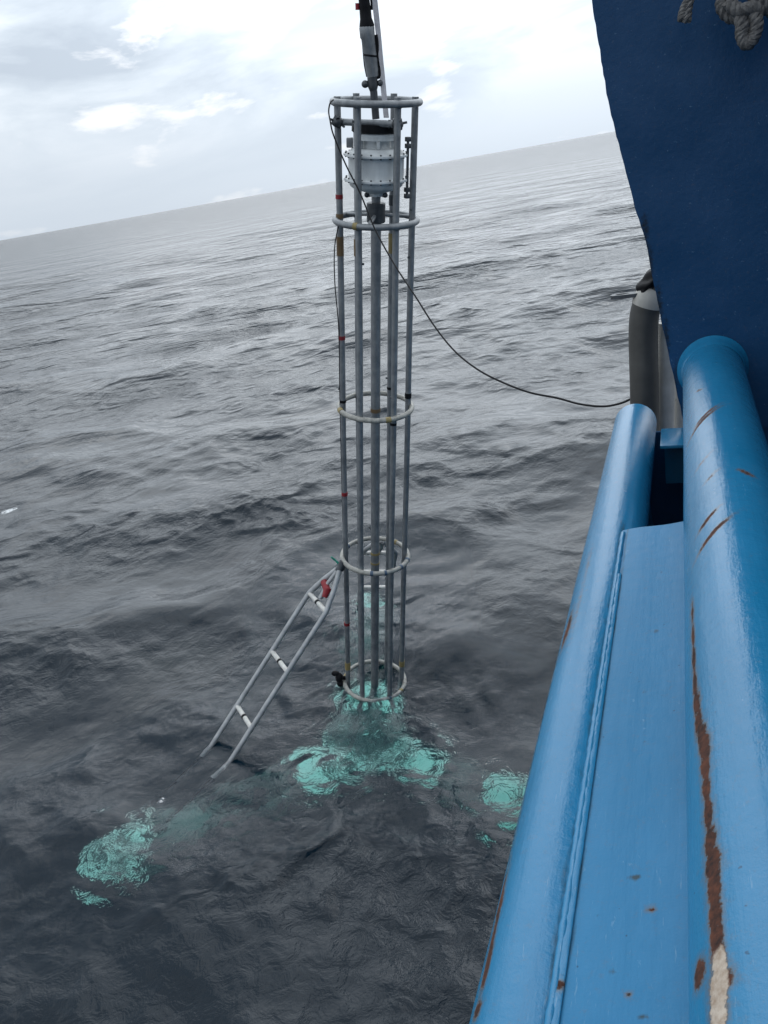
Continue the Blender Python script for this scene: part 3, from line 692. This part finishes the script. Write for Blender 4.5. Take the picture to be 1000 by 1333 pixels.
# vibrating head: lid, drum with flanges, cone, neck, collar, core barrel
drum = MB().lathe([(0.140, zl(.18)), (0.146, zl(.187)), (0.146, zl(.222)), (0.095, zl(.224)), (0.095, zl(.272)), (0.158, zl(.274)), (0.188, zl(.300)), (0.192, zl(.312)), (0.186, zl(.325)), (0.186, zl(.455)), (0.186, zl(.475)), (0.178, zl(.505)), (0.160, zl(.520)), (0.055, zl(.556)), (0.050, zl(.575))], 64).build('motor_drum', DRUM, fr)
for a in range(6):
    t = radians(a * 60 - 84)
    MB().box((0.131 * cos(t), 0.131 * sin(t), zl(.248)), (0.018, 0.010, 0.0245), Matrix.Rotation(t, 3, 'Z'), 0.002).build('drum_rib', DRUM, drum)
for s in (.312, .465):
    MB().lathe([(0.186, zl(s) - .008), (0.216, zl(s) - .007), (0.218, zl(s)), (0.216, zl(s) + .007), (0.186, zl(s) + .008)], 64, caps=False).build('flange', DRUM, drum)
    for k in range(20):
        a = 2 * pi * (k + .5) / 20
        MB().tube([(0.203 * cos(a), 0.203 * sin(a), zl(s) - .016), (0.203 * cos(a), 0.203 * sin(a), zl(s) + .016)], 0.006, 6).build('flange_bolt', DARKST, drum)
MB().box((-0.175, 0.02, zl(.245)), (0.022, 0.03, 0.030), None, 0.006).build('side_pod', GALV, drum)
MB().lathe([(0.150, zl(.125)), (0.160, zl(.128)), (0.162, zl(.172)), (0.150, zl(.18))], 48).build('rubber_lid', RUBBER, fr)
MB().lathe([(0.03, zl(.62)), (0.032, zl(.575)), (0.04, zl(.572))], 24).build('neck', GALV, fr)
for sgn in (-1, 1):
    MB().tube([(0.02 * sgn, -0.01, zl(.566)), (0.062 * sgn, -0.02, zl(.566))], [0.012, 0.015], 10).ball((0.062 * sgn, -0.02, zl(.566)), 0.018).build('neck_bolt', DARKST, fr)
MB().lathe([(0.058, zl(.748)), (0.064, zl(.742)), (0.064, zl(.624)), (0.058, zl(.618))], 32).build('collar', DARKST, fr)
MB().tube([(0, 0, 0.02), (0, 0, zl(2)), (0, 0, zl(.70))], 0.036, 28).build('core_barrel', GALV, fr)
for s, h in ((3.43, .02), (3.53, .015), (2.12, .03)): band(fr, 0, 0, s, h, YELT if s > 3 else ORGT, 'barrel_band', 0.036)
for s in (0.7295,):
    for k in range(3):
        a = radians(20 + 120 * k)
        MB().tube([(0.06 * cos(a), 0.06 * sin(a), zl(s) + .03), (RAD * cos(a), RAD * sin(a), zl(s) + .005)], 0.013, 12).build('spoke', GALV, fr)
# clamp bar across the head, with its two clamps
pa, pb = Vector((ur * cos(radians(183)), ur * sin(radians(183)) - 0.05, zl(.115))), Vector((ur * cos(radians(-57)), ur * sin(radians(-57)) + 0.035, zl(.118)))
bar = MB().tube([pa, pb], 0.021, 18).build('clamp_bar', GALV, fr)
for p, nm in ((pa, 0), (pb, 1)):
    mb = MB(); rn = random.Random(nm + 5)
    mb.box(p, (0.034, 0.036, 0.030), Matrix.Rotation(0.5 + nm, 3, 'Y'), 0.008)
    for k in range(6):
        a = rn.uniform(0, 6.28); b2 = rn.uniform(-0.6, 0.6); dv = Vector((cos(a) * cos(b2), sin(a) * cos(b2), sin(b2)))
        mb.tube([p, p + dv * 0.062], 0.0075, 8)
    mb.ball(p + Vector((0, -0.015, 0)), 0.038, (1, 1, 0.9))
    mb.build('pipe_clamp', DARKST, bar)
# tie rod with couplings on the right of the drum
tr = MB().tube([(0.208, -0.06, zl(.20)), (0.208, -0.06, zl(.58))], 0.009, 10).build('tie_rod', DARKST, fr)
for s in (.215, .255, .525, .565):
    MB().box((0.208, -0.06, zl(s)), (0.016, 0.016, 0.014), Matrix.Rotation(0.6, 3, 'Z'), 0.003).build('coupling', DARKST, tr)
# thin cord along the left upright
MB().tube(smooth_path([(-0.245, -0.05, zl(.72)), (-0.285, -0.05, zl(.9)), (-0.29, -0.05, zl(1.15)), (-0.27, -0.03, zl(1.5)), (-0.272, -0.02, zl(2.0)), (-0.270, -0.02, zl(2.8)), (-0.265, -0.02, zl(3.4))], 8), 0.004, 6).build('cord', RUBBER, fr)
# brace ladders
Minv = FRAME_M.inverted()
def on_sea(x, y):
    dd = ray(x, y); return EYE + dd * (-H / dd.z)
W = Minv @ ((on_sea(275, 975) + on_sea(293, 998)) / 2)
angW = atan2(W.y, W.x)
tang = Vector((-sin(angW), cos(angW), 0))
Ap = Vector((0.31 * cos(radians(-158)), 0.31 * sin(radians(-158)), zl(3.50)))
dirL = (W - Ap)
def t_at(y):
    lo, hi = 0.0, 1.6
    for _ in range(40):
        mid = (lo + hi) / 2
        if proj(FRAME_M @ (Ap + dirL * mid))[1] < y: lo = mid
        else: hi = mid
    return lo
tS, tA, tB = t_at(784), t_at(861), t_at(933)
tEnd = (Ap.z - 0.10) / (Ap.z - W.z)
hw = 0.158
def build_ladder(rot, first):
    Rm = Matrix.Rotation(rot, 3, 'Z')
    def P(t, w): return Rm @ (Ap + dirL * t + tang * w)
    lad = empty('brace_ladder', FRAME_M); lad.parent = fr; lad.matrix_parent_inverse = Matrix.Identity(4); lad.matrix_basis = Matrix.Identity(4)
    for sg in (-1, 1):
        MB().tube([P(0.02, sg * 0.018), P(tS * 0.55, sg * hw * 0.62), P(tS, sg * hw), P(tS + 0.03, sg * hw), P(1.07, sg * hw)], 0.022, 16).build('side_rail', GALV2, lad)
        MB().tube([P(1.07, sg * hw), P(tEnd, sg * hw)], 0.0215, 14).build('sunken_dimmed_rail', RUBBER, lad)  # same steel rail, coloured black to stand in for the dim water
    tt = [tS, tA, tB] + [tB + (tB - tA) * k for k in (2.5,) if tB + (tB - tA) * k < tEnd]
    for t in tt:
        rg = MB().tube([P(t, -hw), P(t, hw)], 0.020, 14).build('rung', RUNG, lad)
        MB().tube([P(t, -0.012), P(t, 0.012)], 0.0225, 14).build('dark_band', RUBBER, rg)
    MB().tube([P(0.01, 0), P(tS * .5, -0.02), P(tS * .9, 0.0)], 0.018, 12).build('centre_strut', GALV2, lad)
    if first:
        MB().tube([P(tS * .55, -0.075), P(tS * .55 + 0.015, 0.02), P(tS * .8, 0.04)], [0.03, 0.034, 0.022], 12).build('red_rag', REDT, lad)
        MB().tube(smooth_path([P(0.0, -0.02), P(-0.01, -0.05) + Vector((-.03, -.02, .02)), P(-0.02, -0.04) + Vector((-.08, -.02, .04))], 5), 0.009, 6).build('teal_cord', GRNT, lad)
        MB().tube([Ap + Vector((.02, 0.01, .04)), Ap + Vector((0, 0, -.02)), Ap + dirL * 0.03], [0.03, 0.036, 0.026], 14).build('joint_clamp', DARKST, lad)
    else:
        q = P(0.0, 0.0)
        MB().tube([q, q + Vector((-.05, 0.0, .07)), q + Vector((-.10, 0, .13))], 0.004, 6).build('loose_wire', RUBBER, lad)
    return lad
build_ladder(0, True)
build_ladder(radians(240), False)
# black shackle clump hanging on the lowest ring
kl = MB(); kp = Vector((-0.33, -0.02, zl(4.80)))
kl.ball(kp, 0.045, (0.8, 0.9, 1.2)).ball(kp + Vector((-0.035, 0, 0.05)), 0.035, (1.1, 0.8, 0.7)).ball(kp + Vector((0.01, -0.01, -0.06)), 0.033).tube([kp, kp + Vector((.06, .02, -.02))], 0.02, 8)
kl.build('shackle', RUBBER, fr)
# submerged tripod base
hub = MB().prism([(0.44 * cos(radians(60 * k + 30)), 0.44 * sin(radians(60 * k + 30))) for k in range(6)], -0.02, 0.02).build('base_hub', LEGP, fr)
for k in range(6):
    a = radians(60 * k); 
    MB().prism([(0.30 + x, y) for x, y in ((-.07, -.10), (.07, -.12), (.07, .12), (-.07, .10))], 0.022, 0.03, Matrix.Rotation(a, 3, 'Z')).build('hub_plate', WHITEP if k in (0, 3, 4, 5) else LEGP, hub)
for j, a in enumerate((-150, -30, 90)):
    Rm = Matrix.Rotation(radians(a), 3, 'Z'); leg = empty('leg', FRAME_M); leg.parent = fr; leg.matrix_parent_inverse = Matrix.Identity(4); leg.matrix_basis = Matrix.Identity(4)
    for sg in (-1, 1):
        MB().tube([Rm @ Vector((0.35, sg * 0.15, -0.01)), Rm @ Vector((2.40, sg * 0.15, -0.01))], 0.035, 14).build('leg_tube', LEGP, leg)
    for r in (1.0, 1.55, 2.0):
        MB().tube([Rm @ Vector((r, -0.15, 0.0)), Rm @ Vector((r, 0.15, 0.0))], 0.025, 10).build('cross_tube', LEGP, leg)
    MB().prism([(r_ * cos(t), 0.24 * sin(t)) for r_, t in [(0.21, 2 * pi * k / 24) for k in range(24)]], 0.03, 0.055, Matrix.Translation(Rm @ Vector((2.46, 0, 0))) @ Rm.to_4x4()).build('foot_pad', WHITEP, leg)
    MB().lathe([(0.10, 0.057), (0.095, 0.10), (0.05, 0.13), (0.05, 0.22)], 20, Rm @ Vector((2.46, 0, 0))).build('pad_socket', LEGP, leg)
    MB().prism([(0.47, -.21), (0.80, -.19), (0.80, .19), (0.47, .21)], 0.035, 0.055, Rm.to_4x4()).build('ballast_plate', WHITEP, leg)
    if j == 1:
        MB().prism([(1.34, -.19), (1.72, -.19), (1.72, .19), (1.34, .19)], 0.035, 0.055, Rm.to_4x4()).build('ballast_plate', WHITEP, leg)
    else:
        MB().prism([(1.62, -.17), (2.1, -.17), (2.1, .17), (1.62, .17)], -0.02, 0.0, Rm.to_4x4()).build('mesh_plate', LEGP, leg)

# ------------------------------------------------------------------ lifting gear above the frame
ZT = (P_TOP - EYE).dot(fwd)
def lp(x, y): return at(x, y, ZT + (y - 132) * 0.0021)
lk = empty('lifting_link', Matrix.Translation(lp(488.5, 152)))
tag(lk, 'grey and black crane link holding the top of the coring frame', 'crane link')
lo = lp(488.5, 152)
def R_(x, y, dz=0.0): return lp(x, y) - lo - fwd * dz
MB().tube([R_(489.5, 155), R_(486.5, 118)], 0.024, 14).build('link_bar', DARKST, lk)
cvx = MB().tube([R_(486.2, 119), R_(485.6, 112), R_(484.5, 98)], [0.022, 0.034, 0.032], 16).build('clevis', DARKST, lk)
MB().tube([R_(475.5, 109.5), R_(494.8, 108)], 0.010, 10).ball(R_(475.5, 109.5), 0.024, (1, 1, .95)).ball(R_(494.8, 108), 0.02, (.9, 1, 1)).build('pin', DARKST, cvx)
cyl = MB().tube([R_(485.4, 100), R_(484.4, 92), R_(479.2, 50), R_(478.5, 48), R_(477.6, 36), R_(477.2, 33)], [0.036, 0.041, 0.043, 0.047, 0.048, 0.044], 20).build('cylinder', GALV, lk)
MB().tube([R_(481.8, 73.5), R_(482, 71)], 0.046, 20).build('strap_band', RUBBER, cyl)
MB().tube(smooth_path([R_(487.5, 47), R_(490.5, 58), R_(491.5, 75), R_(494.5, 95), R_(492.5, 101), R_(489, 98)], 6), 0.009, 8).build('hose', RUBBER, lk)
MB().tube(smooth_path([R_(489.5, 45), R_(491.2, 60), R_(490, 75)], 6), 0.012, 8).build('hose', RUBBER, lk)
MB().tube(smooth_path([R_(471.5, 47), R_(472.8, 62), R_(475, 85), R_(478, 100)], 6), 0.006, 8).build('hose', RUBBER, lk)
MB().tube([R_(478, 35.5), R_(477.6, 33), R_(476.5, 24), R_(475.5, 12), R_(474, 0), R_(470, -50), R_(462, -130), R_(452, -240), R_(435, -400)], [0.046, 0.047, 0.037, 0.036, 0.034, 0.034, 0.034, 0.034, 0.034], 16).build('sleeve', RUBBER, lk)
MB().tube([R_(465.8, 13, .0), R_(465.5, 4)], 0.014, 10).build('red_fitting', REDT, lk)
MB().tube(smooth_path([R_(484, 13), R_(483.8, 4), R_(482, -10), R_(478, -60)], 5), 0.007, 8).build('hose', RUBBER, lk)
# white webbing strap
st = MB(); P = [(503, 153), (499.5, 118), (497.3, 95), (495, 72), (492.2, 40), (487.8, 0), (481, -60), (470, -150), (455, -270)]
V = []
for x, y in P:
    c0 = lp(x, y); tx = right * 0.017; tf = fwd * 0.003
    V += [c0 - tx - tf, c0 + tx - tf, c0 + tx + tf, c0 - tx + tf]
f = [(i * 4 + k, i * 4 + (k + 1) % 4, (i + 1) * 4 + (k + 1) % 4, (i + 1) * 4 + k) for i in range(len(P) - 1) for k in range(4)] + [(3, 2, 1, 0), tuple(len(V) - 4 + k for k in range(4))]
st.add(V, f, False)
tag(st.build('lifting_strap', WEB), 'pale webbing strap running up beside the black crane link', 'strap')

# ------------------------------------------------------------------ black cable from the frame to the ship
zf = ZT - 0.26
cpts = [(430, 158, zf + .02), (433, 172, zf), (441, 193, zf), (452, 218, zf), (470, 254, zf), (489, 300, zf - .05), (514, 345, zf - .2), (541, 386, zf - .38), (566, 425, zf - .52), (592, 457, zf - .68), (622, 481, zf - .85), (655, 498, zf - 1.0), (690, 511, zf - 1.15), (725, 518, zf - 1.28), (755, 526, zf - 1.4), (785, 529, zf - 1.5), (808, 525, zf - 1.6), (824, 518, zf - 1.68)]
cab = [at(x, y, z) for x, y, z in cpts]
cb0 = smooth_path([at(430, 158, zf + .02), at(428, 145, zf + .03), at(430, 134, zf + .05), at(434, 130, zf + .1)], 5)
o = MB().tube(smooth_path(cab, 10), 0.0048, 8).tube(cb0, 0.005, 6).build('control_cable', RUBBER)
tag(o, 'thin black cable sagging from the frame across to the ship', 'cable')
